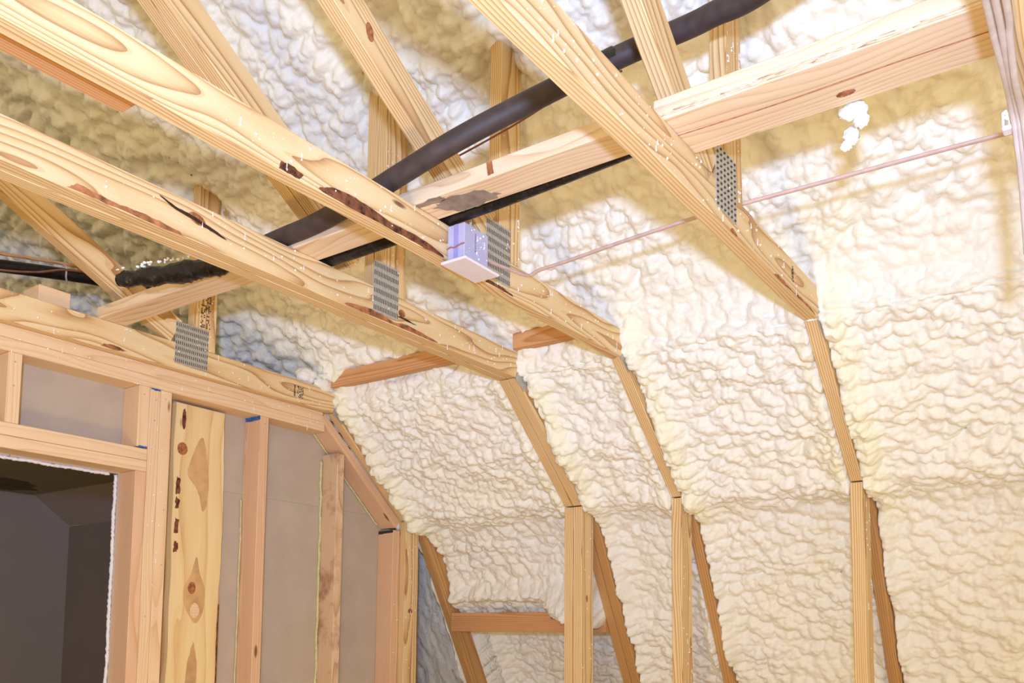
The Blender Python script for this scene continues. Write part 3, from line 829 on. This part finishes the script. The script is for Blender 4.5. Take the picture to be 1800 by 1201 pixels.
# ragged taped end
e1 = tube('pipe_end', [(1.412, 1.87, 2.478), (1.405, 1.93, 2.472), (1.385, 2.02, 2.468), (1.345, 2.12, 2.462), (1.31, 2.19, 2.457), (1.285, 2.235, 2.453)],
          lambda u: 0.026 - 0.010 * max(0, u - 0.6) * 2 + 0.003 * math.sin(u * 30), M['tape'], None, seg=18, wobble=0.12)
tag(e1, 'crumpled black taped pipe end dusted with foam above the partition truss', 'pipe')
bm = bmesh.new()
for k in range(46):
    u = random.random(); p = Vector((1.412, 1.87, 2.478)).lerp(Vector((1.285, 2.235, 2.453)), u)
    r = random.uniform(0.002, 0.006)
    blob_add(bm, p + Vector((random.uniform(-0.018, 0.0), 0, 0.024 + random.uniform(-0.003, 0.004))), (r, r, r * 0.8))
o = mesh_obj('foam_speck', bm, M['speck'], e1, smooth=True); o['kind'] = 'stuff'
p2 = tube('drain_pipe', [(1.556, 0.78, 2.500), (1.553, 1.00, 2.487), (1.556, 1.20, 2.482), (1.562, 1.50, 2.482), (1.562, 1.74, 2.482), (1.55, 1.95, 2.486)], 0.0175, M['tape'], None, seg=14)
tag(p2, 'thin black pipe tucked along the far side of the narrow brace', 'pipe')
p3 = tube('drain_pipe', [(0.70, 3.02, 2.56), (1.30, 3.00, 2.686), (1.64, 2.97, 2.745), (1.95, 2.90, 2.76)], 0.021, M['tape'], None, seg=14)
tag(p3, 'black pipe crossing at the left edge beyond the partition truss', 'pipe')
p4 = tube('wood_strip', [(0.70, 2.985, 2.590), (1.30, 2.965, 2.716), (1.64, 2.935, 2.768), (1.90, 2.88, 2.785)], 0.0055, M['block'], None, seg=6)
tag(p4, 'thin brown strip lying along the top of the left edge pipe', 'strip')

# ------------------------------------------------------------------ cables
c1 = tube('electric_cable', [(1.905, -0.05, 2.475), (1.882, 0.149, 2.476), (1.87, 0.30, 2.474), (1.858, 0.50, 2.470), (1.85, 0.687, 2.468), (1.852, 0.80, 2.468), (1.862, 1.0, 2.464), (1.878, 1.16, 2.462), (1.885, 1.25, 2.462), (1.893, 1.288, 2.459), (1.86, 1.2895, 2.448), (1.80, 1.2885, 2.440), (1.72, 1.288, 2.430), (1.645, 1.284, 2.425)],
          0.0064, M['cable_pink'], None, seg=8, flat=0.62)
tag(c1, 'slack pinkish cable running from the right edge cables to the electrical box', 'cable')
c2 = tube('electric_cable', [(1.60, 1.275, 2.45), (1.61, 1.272, 2.485), (1.60, 1.275, 2.52), (1.575, 1.28, 2.535)], 0.0042, M['cable'], None, seg=8, flat=0.6)
tag(c2, 'short white cable looping up out of the electrical box', 'cable')
c3 = tube('electric_cable', [(1.72, 0.92, 2.80), (1.68, 1.05, 2.769), (1.677, 1.2, 2.739), (1.68, 1.4, 2.715), (1.66, 1.5, 2.70), (1.62, 1.58, 2.68)], 0.0026, M['cable_brown'], None, seg=7)
tag(c3, 'thin reddish brown wire hanging just below the long black pipe', 'wire')
hang = [('outermost left white cable of the hanging bundle at upper right', (0.9, 0.133, 2.364), (1.30, 0.1335, 2.363), (1.38, 0.1335, 2.361), (1.47, 0.131, 2.352), (1.56, 0.131, 2.345), (1.585, 0.127, 2.29), (1.59, 0.124, 2.232), (1.60, 0.122, 2.12)),
        ('middle white cable of the hanging bundle at upper right', (0.9, 0.122, 2.361), (1.30, 0.1225, 2.361), (1.38, 0.1235, 2.359), (1.47, 0.124, 2.350), (1.56, 0.1235, 2.342), (1.582, 0.120, 2.29), (1.59, 0.117, 2.22), (1.60, 0.115, 2.12)),
        ('right white cable of the hanging bundle, nearest the chord', (0.9, 0.111, 2.364), (1.30, 0.111, 2.362), (1.38, 0.115, 2.358), (1.47, 0.118, 2.343), (1.56, 0.117, 2.334), (1.575, 0.113, 2.28), (1.58, 0.110, 2.20), (1.59, 0.108, 2.12))]
for lb, *pts in hang:
    o = tube('electric_cable', pts, 0.0052, M['cable'], None, seg=8, flat=0.7)
    tag(o, lb, 'cable', 'bundled white cables by the upper right chord')
c5 = tube('electric_cable', [(1.0, 3.0, 2.63), (1.22, 2.88, 2.62), (1.36, 2.86, 2.65), (1.50, 2.90, 2.715), (1.7, 2.92, 2.75)], 0.0035, M['cable_brown'], None, seg=7)
tag(c5, 'brown wire sagging below the left edge pipe', 'wire')
ct = tube('cable_tie', [(1.50, 2.955, 2.745), (1.497, 2.925, 2.73), (1.50, 2.93, 2.70), (1.515, 2.95, 2.685)], 0.003, M['cable'], None, seg=6)
tag(ct, 'white tie looped around the left edge pipe', 'cable tie')

# plastic clip holding the bundle
clip = empty('cable_clip', (1.585, 0.135, 2.34), 'pale plastic staple clip holding the hanging cables by the right edge', 'clip')
box('clip_bar', (1.575, 0.106, 2.325), (1.598, 0.148, 2.333), M['clip'], clip, bevel=0.002)
box('clip_leg', (1.578, 0.144, 2.333), (1.594, 0.148, 2.358), M['clip'], clip, long='z', bevel=0.001)
box('clip_leg', (1.578, 0.136, 2.333), (1.594, 0.139, 2.350), M['clip'], clip, long='z', bevel=0.001)
bm = bmesh.new()
for k in range(9): blob_add(bm, (1.585 + random.uniform(-0.004, 0.004), 0.1405 + random.uniform(-0.003, 0.003), 2.352 + random.uniform(-0.005, 0.006)), (0.004, 0.004, 0.004))
o = mesh_obj('foam_speck', bm, M['speck'], clip, smooth=True); o['kind'] = 'stuff'

# ------------------------------------------------------------------ electrical box
jb = empty('electrical_box', (1.59, 1.27, ZC - 0.01), 'lilac plastic electrical box fixed to the middle chord, its cover plate facing down', 'electrical box')
box('housing', (1.548, YC - 0.052, 2.368), (1.640, YC - 0.001, 2.457), M['plastic'], jb, bevel=0.002)
box('cover_plate', (1.528, YC - 0.072, 2.358), (1.662, YC + 0.004, 2.3655), M['plastic_white'], jb, bevel=0.003)
box('side_rib', (1.5455, YC - 0.034, 2.370), (1.5485, YC - 0.022, 2.455), M['plastic_blue'], jb, long='z', bevel=0.0005)
box('side_rib', (1.5465, YC - 0.012, 2.370), (1.5485, YC - 0.004, 2.455), M['plastic'], jb, long='z', bevel=0.0005)
tube('binding_wire', [(1.5455, YC - 0.002, 2.400), (1.5440, YC - 0.015, 2.402), (1.5445, YC - 0.025, 2.399), (1.5440, YC - 0.04, 2.402), (1.5455, YC - 0.054, 2.404)], 0.0014, M['resin'], jb, seg=6)
bm = bmesh.new()
for k in range(11):
    z = 2.398 + k * 0.0042; w = random.uniform(0.0008, 0.0018)
    v = [bm.verts.new((a, YC - 0.0526, b)) for a, b in ((1.590 - w, z), (1.590 + w, z), (1.590 + w, z + 0.0026), (1.590 - w, z + 0.0026))]
    bm.faces.new(v)
o = mesh_obj('moulded_lettering', bm, M['slot'], jb); o['kind'] = 'stuff'
speck_mesh('foam_speck', jb, YC - 0.052, 26, 2, lambda: (random.uniform(1.552, 1.636), random.uniform(2.372, 2.453)))

# ------------------------------------------------------------------ loose foam lumps
def lump(label, spec):
    bm = bmesh.new()
    for c, s in spec: blob_add(bm, c, s, sub=3)
    o = mesh_obj('foam_lump', bm, M['foam'], None, smooth=True)
    return tag(o, label, 'foam lump')
lump('white torn foam lump hanging from the wide brace', [((1.597, 0.385, 2.452), (0.012, 0.024, 0.016)), ((1.604, 0.372, 2.436), (0.010, 0.014, 0.016)), ((1.612, 0.392, 2.414), (0.008, 0.014, 0.018)), ((1.610, 0.40, 2.397), (0.008, 0.011, 0.010))])
lump('cream foam lump sagging onto the partition truss chord', [((2.36, 2.59, 2.475), (0.05, 0.022, 0.028)), ((2.30, 2.62, 2.50), (0.05, 0.03, 0.035)), ((2.38, 2.60, 2.50), (0.04, 0.03, 0.03))])
